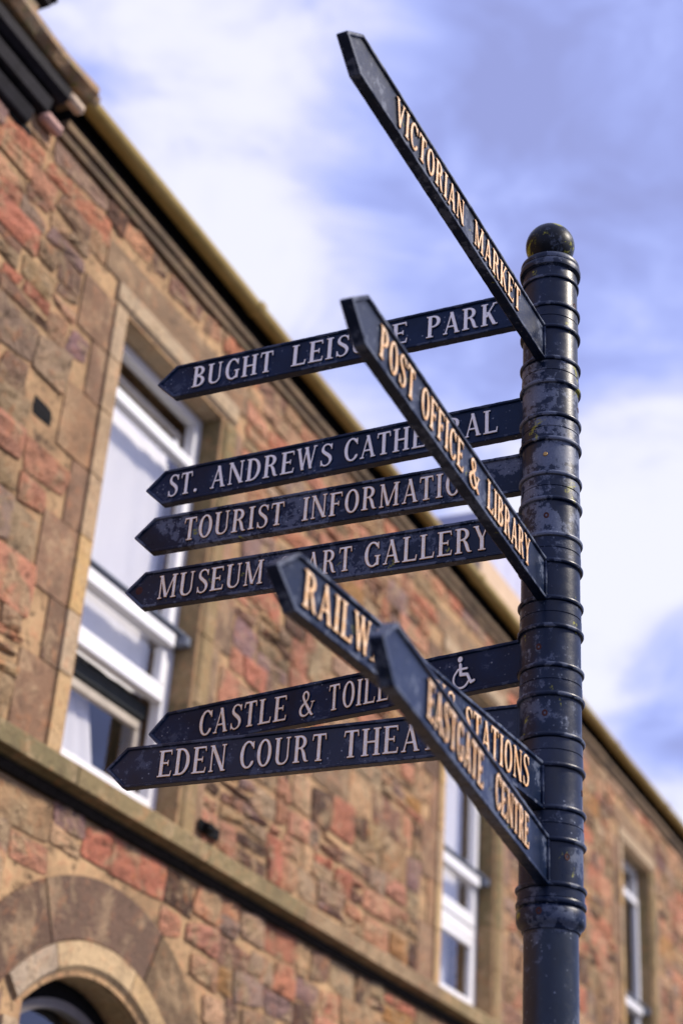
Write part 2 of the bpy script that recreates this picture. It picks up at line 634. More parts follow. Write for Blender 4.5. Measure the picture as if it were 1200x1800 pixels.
# reserved rectangles in the wall plane (u0,u1,z0,z1)
reserved = []
MARG = .135
dressed = []     # (u0,u1,z0,z1,colour,proud)
rs = random.Random(3)
for wi, (w0, w1) in enumerate(WINS):
    z = WZ0
    k = 0
    hts = [.36, .30, .38, .33, .36, .31, .315]
    for h in hts:
        z2 = min(z + h, WZ1)
        wl = .27 if k % 2 == 0 else .13
        wr = .20 if k % 2 else .09
        quoin = rs.choice([(.15, .09, .06), (.24, .14, .085), (.18, .11, .07), (.34, .20, .11), (.27, .16, .10)])
        dressed.append((w0 - MARG - wl, w0 - MARG, z, z2, quoin, .014))
        quoin = rs.choice([(.20, .13, .085), (.32, .20, .12), (.42, .25, .16), (.26, .16, .11)])
        dressed.append((w1 + MARG, w1 + MARG + wr, z, z2, quoin, .014))
        reserved.append((w0 - MARG - wl, w1 + MARG + wr, z, z2))
        z = z2
        k += 1
    dressed.append((w0 - .26, w1 + .24, WZ1 + MARG, WZ1 + MARG + .19, (.25, .165, .10), .014))
    reserved.append((w0 - .26, w1 + .24, WZ1, WZ1 + MARG + .19))

# string course band
SZ0, SZ1 = 3.775, 3.915
reserved.append((-2, 40, SZ0 - .05, SZ1 + .01))
# arch reserved zone
reserved.append((5.0, 6.82, 0, 2.95))
for i in range(12):
    a0 = 5.0 + 1.82 * i / 12
    a1 = 5.0 + 1.82 * (i + 1) / 12
    reserved.append((a0, a1, 2.9, max(arch_z(max(min((a0 + a1) / 2, 6.9), 4.9), 1.17), 2.95)))


def free_spans(u0, u1, z0, z1):
    cuts = [(max(a, u0), min(b, u1)) for a, b, c, d in reserved if c < z1 - .015 and d > z0 + .015 and a < u1 and b > u0]
    cuts.sort()
    out, cur = [], u0
    for a, b in cuts:
        if a > cur:
            out.append((cur, a))
        cur = max(cur, b)
    if cur < u1:
        out.append((cur, u1))
    return out


stones = []
zrows = []
z = 1.9
while z < SZ0 - .09:
    h = random.choice([.15, .17, .19, .21, .14])
    if z + h > SZ0 - .14:
        h = SZ0 - .055 - z
    zrows.append((z, z + h))
    z += h
z = SZ1 + .01
while z < WALL_TOP - .02:
    h = random.choice([.15, .18, .21, .24, .16, .13])
    if z + h > WALL_TOP - .09:
        h = WALL_TOP - z
    zrows.append((z, z + h))
    z += h
J = .009
for z0, z1 in zrows:
    for a, b in free_spans(3.0, 20.5, z0, z1):
        u = a
        while u < b - .03:
            w = random.choice([.16, .22, .28, .34, .40, .50, .26])
            if b - (u + w) < .12:
                w = b - u
            if w > .62:
                w *= .5
            h = z1 - z0
            if h > .15 and random.random() < .28:
                s = random.uniform(.4, .6)
                stones.append((u + J, u + w - J, z0 + J, z0 + h * s - J * .8))
                if w > .3 and random.random() < .5:
                    k = random.uniform(.4, .6)
                    stones.append((u + J, u + w * k - J * .8, z0 + h * s + J * .8, z1 - J))
                    stones.append((u + w * k + J * .8, u + w - J, z0 + h * s + J * .8, z1 - J))
                else:
                    stones.append((u + J, u + w - J, z0 + h * s + J * .8, z1 - J))
            else:
                stones.append((u + J, u + w - J, z0 + J, z1 - J))
            u += w
stones = [s for s in stones if s[1] - s[0] > .04 and s[3] - s[2] > .03]
VENT = (4.80, 4.95, 5.33, 5.42)
stones = [s for s in stones if not (s[0] < VENT[1] + .01 and s[1] > VENT[0] - .01 and s[2] < VENT[3] + .01 and s[3] > VENT[2] - .01)]

CAMP = Vector((0, 0, 1.6))


def to_world(u, z, off=0):
    return -nw * (D - off) + dw * u + Vector((0, 0, z))


def seen_size(s):
    P = to_world((s[0] + s[1]) / 2, (s[2] + s[3]) / 2)
    d = P - CAMP
    zc = d.dot(_f)
    if zc < .5:
        return 0
    x = 600 + 2788 * d.dot(_r2) / zc
    y = 900 - 2788 * d.dot(_u2) / zc
    if x < -60 or x > 1260 or y < -60 or y > 1860:
        return 0
    return (s[1] - s[0]) * (s[3] - s[2]) / zc ** 2 * abs(d.normalized().dot(nw))


order = sorted(range(len(stones)), key=lambda i: -seen_size(stones[i]))
n_single = 0
mv, mf, mc = [], [], []
for rank, i in enumerate(order):
    s = stones[i]
    proud = random.uniform(.008, .024)
    v, f = pillow(*s, proud, i)
    col = rand_tint()
    if rank < 215 and seen_size(s) > 0:
        me = tint_mesh(me_from(v, f, 'stone'), col)
        link('stone', me, M_STONE, wall)
        n_single += 1
    else:
        k = len(mv)
        mv += v
        mf += [tuple(q + k for q in ff) for ff in f]
        mc += [*col, 1] * len(v)
me = me_from(mv, mf, 'stones')
tint_mesh(me, mc)
o = link('far_stones', me, M_STONE, wall)
o['kind'] = 'stuff'
print('stones', len(stones), n_single)

# dressed blocks round the windows
for (u0, u1, z0, z1, colr, pr) in dressed:
    v, f = pillow(u0 + .003, u1 - .003, z0 + .003, z1 - .003, pr, int(u0 * 1000 + z0 * 77), 4, 3, .004, .002, .15)
    me = tint_mesh(me_from(v, f, 'stone'), colr)
    link('dressed_stone', me, M_DRESSED, wall)


def chamfer_block(u0, u1, z0, z1, inner, name, colr, parent, depth=.13):
    """margin stone: flat face, chamfer to the opening on the side named by inner"""
    g_ = .004
    c = .035
    pr = .022
    if inner == 'R':
        prof = [(u0 + g_, .01), (u0 + g_, -pr), (u1 - c, -pr), (u1, c - pr), (u1, depth), (u0 + g_, depth)]
        prof = [(u0 + g_, .0), (u0 + g_, -pr), (u1 - c, -pr), (u1 + .002, c - pr), (u1 + .002, depth), (u1 - .01, depth), (u1 - .01, .0)]
        vs_ = [(x, y, zz) for zz in (z0 + g_, z1 - g_) for x, y in prof]
    elif inner == 'L':
        prof = [(u1 - g_, .0), (u1 - g_, -pr), (u0 + c, -pr), (u0 - .002, c - pr), (u0 - .002, depth), (u0 + .01, depth), (u0 + .01, .0)]
        vs_ = [(x, y, zz) for zz in (z0 + g_, z1 - g_) for x, y in prof]
    else:
        prof = [(z1 - g_, .0), (z1 - g_, -pr), (z0 + c, -pr), (z0 - .002, c - pr), (z0 - .002, depth), (z0 + .01, depth), (z0 + .01, .0)]
        vs_ = [(uu, y, zz) for uu in (u0 + g_, u1 - g_) for zz, y in prof]
    n = len(prof)
    fs_ = [tuple(range(n)), tuple(range(n, 2 * n))] + [(q, (q + 1) % n, n + (q + 1) % n, n + q) for q in range(n)]
    me_ = tint_mesh(me_from(vs_, fs_, name), colr)
    return link(name, me_, M_DRESSED, parent)


LIGHTS = [(.56, .40, .21), (.52, .35, .18), (.55, .36, .16), (.50, .37, .24), (.47, .33, .20)]


def make_window(wi, w0, w1):
    """sash window seen from the street"""
    win = link('window', boxes([(w0 + .004, w0 + .075, .125, .19, WZ0 + .055, WZ1 - .06), (w1 - .075, w1 - .004, .125, .19, WZ0 + .055, WZ1 - .06),
                                (w0 + .004, w1 - .004, .126, .189, WZ1 - .06, WZ1 - .004), (w0 + .004, w1 - .004, .11, .20, WZ0 + .004, WZ0 + .052)], .004), M_UPVC, bld)
    a, b = w0 + .077, w1 - .077
    # chamfered margin stones
    z_ = WZ0
    k_ = 0
    for h in (.36, .30, .38, .33, .36, .31, .315):
        z2 = min(z_ + h, WZ1)
        chamfer_block(w0 - MARG, w0, z_, z2, 'R', 'jamb_stone', rs.choice(LIGHTS), win)
        chamfer_block(w1, w1 + MARG, z_, z2, 'L', 'jamb_stone', rs.choice([(.25, .19, .09), (.31, .22, .11), (.22, .17, .08)]), win)  # right jambs tinted darker, the reveal's shade put into the stone colour
        z_ = z2
        k_ += 1
    chamfer_block(w0 - MARG, w1 + MARG, WZ1, WZ1 + MARG, 'B', 'lintel_stone', (.46, .35, .23), win)

    def bar(name, z0, z1, y0, y1, mat=M_UPVC, u0=a, u1=b):
        return link(name, boxes([(u0, u1, y0, y1, z0, z1)], .006), mat, win)
    # upper sash, slid down a little from the head
    bar('upper_sash_rail', 5.895, 5.965, .100, .160)
    link('sash_stile', boxes([(b - .055, b, .102, .158, 4.93, 5.893)], .005), M_UPVC, win)
    link('sash_stile', boxes([(a, a + .05, .102, .158, 4.93, 5.893)], .005), M_UPVC, win)
    bar('meeting_rail', 4.845, 4.928, .080, .150)
    # grey cap and horn on the meeting rail
    link('rail_cap', boxes([(w0 + .01, w1 - .006, .060, .100, 4.930, 4.952), (w1 - .060, w1 - .008, .030, .12, 4.868, 4.926)], .006), simple_grey, win)
    bar('lower_sash_rail', 4.545, 4.640, .112, .170)
    link('sash_stile', boxes([(b - .05, b, .116, .172, 4.642, 4.84)], .005), M_UPVC, win)
    # lower light, set back in its own frame
    HY = .215 if wi == 0 else .118
    link('hopper_frame', boxes([(a + .01, b - .004, HY, HY + .035, 4.40, 4.45), (b - .06, b - .004, HY - .001, HY + .036, 4.0, 4.398)], .005),
         M_FRAME_SHADE if wi == 0 else M_UPVC, win)
    link('inner_head', boxes([(a, b, .20, .29, 4.46, 4.54)] if wi == 0 else [(a, b, .12, .16, 4.453, 4.54)], .004), M_DARKROOM if wi == 0 else M_UPVC, win)  # first window: head coloured dark for the shade under the rail
    bar('bottom_rail', 3.968, 4.035, .115, .20)
    # top of the opening: inner head and fixed light behind
    bar('head_rail', 6.10, 6.15, .200, .235, M_FRAME_SHADE)
    link('sash_stile', boxes([(b - .07, b - .02, .200, .235, 5.96, 6.098)], .005), M_UPVC, win)
    panes = [(4.93, 5.895, .13), (4.642, 4.845, .14), (4.036, 4.40, HY + .017), (5.967, 6.10, .218)]
    for z0, z1, y in panes:
        me_ = boxes([(a + .004, b - .004, y, y + .004, z0 + .002, z1 - .002)], 0)
        link('pane', me_, M_GLASS, win)
    # curtain with folds, stops short of the right-hand edge
    frac = (.93, .97, .0)[wi]
    if frac:
        nx = 60
        ends = a + (b - a) * frac
        for zz0, zz1, e0, e1, yb in ((4.58, 6.03, ends + .06, ends, .235), (4.0, 4.72, ends - .02 if wi else a + .74 * (b - a), ends - .02 if wi else a + .46 * (b - a), .30)):
            v_, f_ = [], []
            for j in range(5):
                t_ = j / 4
                en = e0 + (e1 - e0) * t_
                for i in range(nx + 1):
                    s_ = i / nx
                    uu = (w0 - .15) + (en - w0 + .15) * s_
                    v_.append((uu, yb + .003 * math.sin(s_ * 31 + 2 * math.sin(s_ * 7)) + .004 * math.sin(s_ * 11 + t_), zz0 + (zz1 - zz0) * t_))
            for j in range(4):
                for i in range(nx):
                    q = j * (nx + 1) + i
                    f_.append((q, q + 1, q + nx + 2, q + nx + 1))
            link('curtain', me_from(v_, f_, 'curtain', True), M_CURTAIN, win)
    # the room behind
    x0, x1, y0, y1, zz0, zz1 = w0 - .5, w1 + .5, .401, 2.6, WZ0 - .4, WZ1 + .3
    v_ = box_data(x0, x1, y0, y1, zz0, zz1)[0]
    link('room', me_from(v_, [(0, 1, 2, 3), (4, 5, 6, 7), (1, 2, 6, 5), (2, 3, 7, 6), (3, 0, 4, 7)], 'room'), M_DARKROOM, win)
    return win


simple_grey = simple('grey drip cap', (.13, .15, .20), .5, 20, .2, 0)
for wi, (w0, w1) in enumerate(WINS):
    make_window(wi, w0, w1)

# string course: long blocks with a chamfered top and a throat below
rs2 = random.Random(5)
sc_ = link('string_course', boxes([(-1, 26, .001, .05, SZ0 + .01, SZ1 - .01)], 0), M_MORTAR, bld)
link('string_shade', extrude_profile([(.0, SZ0 - .055), (-.030, SZ0 - .055), (-.040, SZ0 - .014), (.0, SZ0 - .014)], -1, 26, True, 120, .008),
     simple('string course shade', (.022, .018, .015), .95, 30, .5, .6, .01, spec=.1), sc_)  # near-black strip: shade under the string course put into colour
u = 3.2
while u < 19:
    L = rs2.uniform(.75, 1.25)
    g_ = .004
    prof = [(.0, SZ0 - .012), (-.07, SZ0), (-.078, SZ0 + .012), (-.092, SZ0), (-.112, SZ0 + .004), (-.116, SZ0 + .085), (-.03, SZ1), (.0, SZ1)]
    me = extrude_profile(prof, u + g_, u + L - g_, True, 6, .006)
    tint_mesh(me, rs2.choice([(.21, .17, .085), (.26, .20, .10), (.20, .155, .09), (.30, .21, .12)]))
    link('string_stone', me, M_DRESSED, sc_)
    u += L

# arch ring and voussoirs
arc_r, arc_o = ARC[2], ARC[2] + .145


def arc_point(r, a):
    return ARC[0] + r * math.sin(a), ARC[1] + r * math.cos(a)


aw = math.asin(.5 / ARC[2])


def arc_block(ri, ro, a0, a1, y0, y1, mat, name, colr, parent, cham=0.0, n=8):
    v_, f_ = [], []
    prof = [(ro, y1), (ro, y0), (ri + cham, y0), (ri - .002, y0 + cham), (ri - .002, y1)] if cham else [(ro, y1), (ro, y0), (ri, y0), (ri, y1)]
    for i in range(n + 1):
        a_ = a0 + (a1 - a0) * i / n
        for r_, y_ in prof:
            x_, z_ = arc_point(r_, a_)
            v_.append((x_, y_, z_))
    m_ = len(prof)
    for i in range(n):
        for j in range(m_):
            f_.append((i * m_ + j, i * m_ + (j + 1) % m_, (i + 1) * m_ + (j + 1) % m_, (i + 1) * m_ + j))
    f_.append(tuple(range(m_)))
    f_.append(tuple(range(n * m_, n * m_ + m_)))
    return link(name, tint_mesh(me_from(v_, f_, name), colr), mat, parent)


aw_win = link('arched_window', boxes([(AU0 + .002, AU0 + .05, .16, .21, 2.0, 2.78), (AU1 - .05, AU1 - .002, .16, .21, 2.0, 2.78)], .004), M_GREYFRAME, bld)
edges = [-aw - .06, -.40, .33, aw + .06]
for i in range(3):
    arc_block(arc_r, arc_o, edges[i] + .004, edges[i + 1] - .004, -.022, .16, M_DRESSED, 'arch_stone', [(.46, .36, .26), (.58, .42, .24), (.54, .37, .19)][i], aw_win, .045, 12)
ve = [-.93, -.43, .42, .93]
for i in range(3):
    arc_block(arc_o + .008, 1.17, ve[i] + .006, ve[i + 1] - .006, -.016, .004, M_DRESSED, 'voussoir', [(.13, .08, .055), (.16, .10, .07), (.16, .105, .06)][i], wall, 0, 10)
for sgn, (u0, u1) in ((-1, (AU0 - .14, AU0)), (1, (AU1, AU1 + .14))):
    z_ = 1.6
    for h in (.42, .40, .42):
        chamfer_block(u0, u1, z_, min(z_ + h, 2.80), 'R' if sgn < 0 else 'L', 'jamb_stone', rs.choice(LIGHTS), aw_win)
        z_ += h
    z_ = 1.9
    for k_, h in enumerate((.30, .36, .33)):
        ww = .30 if k_ % 2 else .18
        uu0, uu1 = (u0 - ww, u0) if sgn < 0 else (u1, u1 + ww)
        v, f = pillow(uu0 + .006, uu1 - .006, z_ + .006, z_ + h - .006, .014, 900 + k_, 4, 3, .004, .002, .15)
        link('dressed_stone', tint_mesh(me_from(v, f), (.25, .16, .11)), M_DRESSED, wall)
        z_ += h
# arched frames in the opening
arc_block(arc_r - .075, arc_r - .004, -.62, .62, .165, .215, M_BLACK, 'frame', (.02, .02, .02), aw_win, 0, 20)
arc_block(arc_r - .125, arc_r - .082, -.55, .55, .150, .205, M_GREYFRAME, 'frame', (.02, .02, .02), aw_win, 0, 20)
link('pane', boxes([(AU0 + .02, AU1 - .02, .225, .229, 1.9, 3.06)], 0), M_GLASS, aw_win)
_t = MT('painted flower reflection')  # foliage and flower reflection in the arch glass, painted as a pattern
_vo = _t.n.new('ShaderNodeTexVoronoi')
_vo.inputs['Scale'].default_value = 26
_t.l.new(_t.tc.outputs['Object'], _vo.inputs['Vector'])
_nn = _t.noise(9, 4, .6)
_c = _t.mix(_t.ramp(_nn, [(.42, 0.0), (.58, 1.0)]), (.10, .16, .11), (.42, .50, .44))
_c = _t.mix(_t.ramp(_vo.outputs['Distance'], [(.28, 1.0), (.36, 0.0)]), _c, (.22, .02, .04))
_t.set('Base Color', _c).set('Roughness', .9)
v_, f_ = [], []
for j in range(2):
    for i in range(41):
        v_.append((AU0 + .03 + .80 * i / 40, .33 + .012 * math.sin(i * 1.1), 1.9 + .98 * j))
for i in range(40):
    f_.append((i, i + 1, i + 42, i + 41))
link('curtain', me_from(v_, f_, 'curtain', True), _t.m, aw_win)  # added sheet behind the glass that carries the painted reflection
v_ = box_data(4.6, 7.2, .402, 2.4, 1.0, 3.3)[0]
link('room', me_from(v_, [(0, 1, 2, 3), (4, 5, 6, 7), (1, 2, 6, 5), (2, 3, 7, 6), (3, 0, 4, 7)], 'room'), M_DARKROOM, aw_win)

# eaves: stone cornice, dark gap, gutter on brackets, roof
eav = link('eaves_course', extrude_profile([(.2, WALL_TOP + .001), (-.03, WALL_TOP + .001), (-.035, WALL_TOP + .05), (-.055, WALL_TOP + .055), (-.055, WALL_TOP + .10), (.2, WALL_TOP + .10)],
                                            4.62, 26, True, 60, .006), M_EAVES, bld)
link('shade_board', boxes([(4.62, 26, .03, .06, WALL_TOP + .102, 7.06), (4.62, 26, -.10, .06, 7.062, 7.075)], .0), M_BLACK, eav)  # black boards stand for the shade in the gap under the gutter
gp = []
GC, GZ, GR = -.112, 7.028, .053
for k in range(13):
    a_ = math.pi * k / 12
    gp.append((GC - GR * math.cos(a_), GZ - GR * 1.0 * math.sin(a_)))
inn = [(GC + (GR - .006) * math.cos(math.pi * k / 12), GZ - (GR - .006) * math.sin(math.pi * k / 12)) for k in range(13)]
gut = link('gutter', extrude_profile(gp + inn, 4.64, 26, True, 40, .004, smooth=False), M_GUTTER, bld)
gut.data.shade_smooth() if hasattr(gut.data, 'shade_smooth') else None
gut.data.set_sharp_from_angle(angle=R(40))
jp = [(GC - (GR + .011) * math.cos(math.pi * k / 12), GZ + .006 - (GR + .011) * math.sin(math.pi * k / 12)) for k in range(13)]
jin = [(GC + (GR + .001) * math.cos(math.pi * k / 12), GZ + .006 - (GR + .001) * math.sin(math.pi * k / 12)) for k in range(13)]
u = 6.45
while u < 25:
    link('gutter_joint', extrude_profile(jp + jin, u - .028, u + .028, True), M_GUTTER, gut)
    u += 1.83
link('gutter_stop_end', extrude_profile([(y_ * 1.0, z_ + .01) for y_, z_ in jp], 4.60, 4.68, True), M_COPING, gut)
u = 5.3
while u < 25:
    link('gutter_bracket', boxes([(u - .012, u + .012, -.062, .028, 6.985, 7.005)], .002), M_BLACK, gut)
    u += .92

rv, rf = [], []
nrow = 24
for j in range(nrow):
    y0, y1 = -.05 + j * .22, -.05 + (j + 1) * .22
    t0 = 7.08 + j * .22 * .75
    rv += [(-1, y0, t0 + .012), (26, y0, t0 + .012), (26, y1, t0 + .22 * .75 + .004), (-1, y1, t0 + .22 * .75 + .004), (-1, y0, t0), (26, y0, t0)]
    k = j * 6
    rf += [(k, k + 1, k + 2, k + 3), (k, k + 4, k + 5, k + 1)]
link('roof', me_from(rv, rf), M_SLATE, bld)
link('gable', boxes([(-1, -.9, .002, 5.2, 3, 7.0), (25.9, 26, .002, 5.2, 3, 7.0)], 0), M_MORTAR, bld)

# coping and dark mouldings at the left end of the eaves
cop = link('coping', extrude_profile([(.05, 6.985), (-.165, 6.985), (-.205, 7.02), (-.20, 7.065), (-.12, 7.09), (.05, 7.09)], 2.6, 4.63, True, 60, .022), M_COPING, bld)
link('skew_block', boxes([(2.6, 4.19, -.12, .3, 7.085, 7.225)], .012), M_COPING, cop)
link('skew_ledge', boxes([(2.6, 4.225, -.155, .3, 7.23, 7.262), (2.6, 4.245, -.175, .3, 7.265, 7.34)], .006), M_LEAD, cop)
em = link('eaves_moulding', extrude_profile([(.01, 6.875), (-.10, 6.875), (-.135, 6.90), (-.14, 6.955), (-.11, 6.98), (.01, 6.98)], 2.6, 4.50, True, 20, .003), M_LEAD, bld)
link('moulding', extrude_profile([(.01, 6.765), (-.06, 6.765), (-.085, 6.775), (-.10, 6.84), (-.07, 6.87), (.01, 6.87)], 2.6, 4.43, True, 20, .003), M_LEAD, em)
link('moulding', extrude_profile([(.01, 6.655), (-.035, 6.655), (-.045, 6.665), (-.065, 6.725), (-.04, 6.76), (.01, 6.76)], 2.6, 4.36, True, 20, .003), M_LEAD, em)
link('moulding', boxes([(2.6, 4.56, -.012, -.001, 6.70, 6.985), (2.6, 4.42, -.012, -.001, 6.63, 6.699)], .0), M_BLACK, em)
link('stone_stop', boxes([(4.50, 4.625, -.145, -.085, 6.90, 6.955)], .016), M_CREAM, em)
link('stone_stop', boxes([(4.42, 4.57, -.085, -.020, 6.735, 6.795)], .018), simple('pink stone stop', (.50, .30, .26), .8, 25, .2, .3), em)

# small dormer above the eaves
link('dormer', boxes([(10.75, 12.4, .10, 1.6, 7.06, 7.62)], .01), simple('pale render', (.58, .42, .28), .8, 8, .1, .2), bld)
link('dormer_window', boxes([(10.80, 12.35, .14, 1.5, 7.625, 8.02)], .01), simple('pale lead cheek', (.46, .47, .62), .6, 5, .15, .1), bld)

# vent slot, corner bracket
vt = link('vent', me_from(*pillow(VENT[0], VENT[1], VENT[2], VENT[3], .004, 5, 4, 3, .001, .012)), M_BLACK, bld)
br_ = empty('wall_bracket', bld.matrix_basis @ Vector((6.64, -.02, 3.985)), math.pi / 2 - WV,
            'small black iron bracket on the wall just above the string course beside the big window', 'bracket')
link('back_plate', boxes([(-.05, .16, -.012, .0, -.030, .035)], .004), M_BLACK, br_)
link('lug', boxes([(-.02, .05, -.05, -.013, -.020, .020)], .006), M_BLACK, br_)

sl = empty('security_light', bld.matrix_basis @ Vector((11.48, 0, 4.56)), math.pi / 2 - WV,
           'small off-white lamp housing fixed to the stone wall right of the narrow window', 'light')
link('housing', lathe([(.001, -.05), (.035, -.05), (.045, -.03), (.045, .03), (.03, .05), (.001, .05)], 20), M_WHITE, sl).location = (0, -.16, 0)
link('arm', boxes([(-.012, .012, -.12, .0, -.01, .012)], .003), M_WHITE, sl)

# ------------------------------------------------------------------ signpost
PX, PY, Z0, DZ, BH = .4719, 3.139, 3.8904, .1563, .1015
RB = .065
post = empty('signpost', (PX, PY, 0), 0, 'navy-black cast-iron fingerpost with ten pointing direction boards and a ball finial', 'signpost')
PAINTS = [paint_material('navy paint, sound', .12, 0, 1.0), paint_material('navy paint, chalked', .36, .12, 5.0, spec=.28),
          paint_material('navy paint, worn', .66, .25, 11.0, spec=.32), paint_material('navy paint, mossy', .3, .62, 17.0, base=(.006, .008, .012), spec=.14),
          paint_material('navy paint, glossy blue', .05, .0, 23.0, base=(.0012, .009, .032), spec=.18),
          paint_material('navy paint, speckled', .52, .15, 31.0, spec=.22)]
ROLLER = PAINTS[0]


def ring_prof(z0, z1, r_in, r_out, n=5):
    zc, hh = (z0 + z1) / 2, (z1 - z0) / 2
    return [(r_in + (r_out - r_in) * math.sqrt(max(0, math.cos(math.pi * (k / n - .5)))) , zc + hh * math.sin(math.pi * (k / n - .5))) for k in range(n + 1)]


def collar_profile(top=False):
    p = [(.060, -.0005)]
    p += ring_prof(.0, .0105, RB, .0722)
    p += [(RB, .0108 + .0797 * k / 9) for k in range(10)]
    p += ring_prof(.0908, .1010, RB, .0722)
    p += [(.0672, .1013), (.0672, .1265), (.0650, .1275), (.0650, .1295), (.0665, .1305)]
    p += [(.0668, .1548), (.060, .1552)]
    return p


vdir = math.atan2(-PY, -PX)
HOLES = ((3, .052, -.17, 'screw'), (4, .050, -.14, 'hole'), (6, .045, -.40, 'hole'), (7, .050, -.19, 'hole'),
         (9, .060, .52, 'hole'), (8, .050, 1.35, 'hole'), (0, .020, 1.1, 'hole'), (2, .045, 1.38, 'hole'), (10, .105, -.35, 'hole'))
col_paint = [1, 1, 2, 2, 2, 1, 1, 1, 0, 1]
for i in range(10):
    if i == 0:
        p = [(.060, -.0005)] + ring_prof(.0, .0105, RB, .0722) + [(RB, .0108 + .0732 * k / 9) for k in range(10)] + ring_prof(.0843, .0935, RB, .0700) + \
            [(.0655, .0938), (.0655, .1200), (.0695, .1220)] + ring_prof(.1230, .1430, .069, .0745) + ring_prof(.1435, .1600, .066, .0720) + [(.064, .1615), (.056, .1640), (.02, .166)]
    else:
        p = collar_profile()
    me = lathe(p, 80)
    wa = []
    for v in me.vertices:
        ang = math.atan2(v.co.y, v.co.x)
        w = 0
        if math.hypot(v.co.x, v.co.y) > .0695:  # ring crests lightened: chipping mixed with painted edge highlight
            w = max(0.0, noise.noise((math.cos(ang) * 3, math.sin(ang) * 3, v.co.z * 30 + i * 9)) * 1.1 + .1)
        for sec_, dz_, da_, kk in HOLES:
            if sec_ != i:
                continue
            aa = math.atan2(math.sin(math.atan2(v.co.y, v.co.x) + i * 1.3 - vdir - da_), math.cos(math.atan2(v.co.y, v.co.x) + i * 1.3 - vdir - da_))
            w += (1.0 if sec_ in (3, 4) else .6) * math.exp(-((aa * .065 / (.026 if sec_ in (3, 4) else .009)) ** 2 + ((v.co.z - dz_) / (.020 if sec_ in (3, 4) else .011)) ** 2))
        wa += [w, w, w, 1]
    me.color_attributes.new('wear', 'FLOAT_COLOR', 'POINT').data.foreach_set('color', wa)
    o = link('collar', me, PAINTS[col_paint[i]], post)
    o.location = (0, 0, Z0 - i * DZ - .002)
    o.rotation_euler = (0, 0, i * 1.3)
# finial
bp = [(.03, -.075), (.034, -.055)] + [(.0605 * math.cos(a_), .0605 * math.sin(a_)) for a_ in [R(-56 + 146 * k / 26) for k in range(27)]]
o = link('finial', lathe(bp, 64), PAINTS[3], post, 'ball finial with yellow-green lichen')
o.location = (0, 0, Z0 + .2235)
# lower flange and shaft
zb = Z0 - 9 * DZ - .002
fl = [(.060, .0), (.0675, -.0005), (.0675, -.019)] + [(r_, z_) for r_, z_ in reversed(ring_prof(-.032, -.020, .066, .0712))] + \
     [(.0640, -.0335), (.0665, -.036), (.0690, -.041), (.0690, -.060), (.0655, -.068), (.0600, -.072), (.058, -.079), (.052, -.080)]
o = link('flange', lathe(fl, 80), PAINTS[1], post)
o.location = (0, 0, zb)
sh = lathe([(.0545, 0.02), (.0545, .5), (.0545, 1.0), (.0545, zb - .0785)], 80)
link('shaft', sh, paint_material('navy paint, shaft', .24, .0, 41.0, base=(.003, .009, .022)), post)
link('base_plate', lathe([(.11, 0.0), (.11, .02), (.075, .03), (.0745, .12), (.0550, .14)], 64), PAINTS[1], post).location = (0, 0, .001)


# ---- serif letters: outlines grown from stroke fields, then cast as raised letters
def capsule(X, Y, x0, y0, x1, y1, r0, r1):
    dx, dy = x1 - x0, y1 - y0
    L2 = dx * dx + dy * dy + 1e-12
    t = np.clip(((X - x0) * dx + (Y - y0) * dy) / L2, 0, 1)
    return np.hypot(X - x0 - t * dx, Y - y0 - t * dy) - (r0 + (r1 - r0) * t)


def flat(X, Y, x0, y0, x1, y1, w):
    dx, dy = x1 - x0, y1 - y0
    L_ = math.hypot(dx, dy)
    dx, dy = dx / L_, dy / L_
    a_ = (X - x0) * dx + (Y - y0) * dy
    b_ = (X - x0) * -dy + (Y - y0) * dx
    return np.maximum(np.abs(a_ - L_ / 2) - L_ / 2, np.abs(b_) - w / 2)


S, T, SF = .165, .082, .064     # stem, hairline, serif thickness


def G():
    res = .0187
    xs = np.arange(-.1513, 1.25, res)
    ys = np.arange(-.1017, 1.1, res)
    X, Y = np.meshgrid(xs, ys)
    return res, xs, ys, X, Y


res, XS, YS, GX, GY = G()


def stem(x, y0=0.0, y1=1.0, w=S, st=True, sb=True, ext=.075):
    f_ = flat(GX, GY, x, y0, x, y1, w)
    if sb:
        f_ = np.minimum(f_, flat(GX, GY, x - w / 2 - ext, y0 + SF / 2, x + w / 2 + ext, y0 + SF / 2, SF))
    if st:
        f_ = np.minimum(f_, flat(GX, GY, x - w / 2 - ext, y1 - SF / 2, x + w / 2 + ext, y1 - SF / 2, SF))
    return f_


def diag(x0, y0, x1, y1, w):
    # slanted stroke cut flat at top and bottom
    f_ = flat(GX, GY, x0 - (x1 - x0) * .1, y0 - (y1 - y0) * .1, x1 + (x1 - x0) * .1, y1 + (y1 - y0) * .1, w)
    return np.maximum(f_, np.maximum(min(y0, y1) - GY, GY - max(y0, y1)))


def serif(x, y, hw):
    return flat(GX, GY, x - hw, y, x + hw, y, SF)


def bar(x0, y0, x1, y1, w):
    return flat(GX, GY, x0, y0, x1, y1, w)


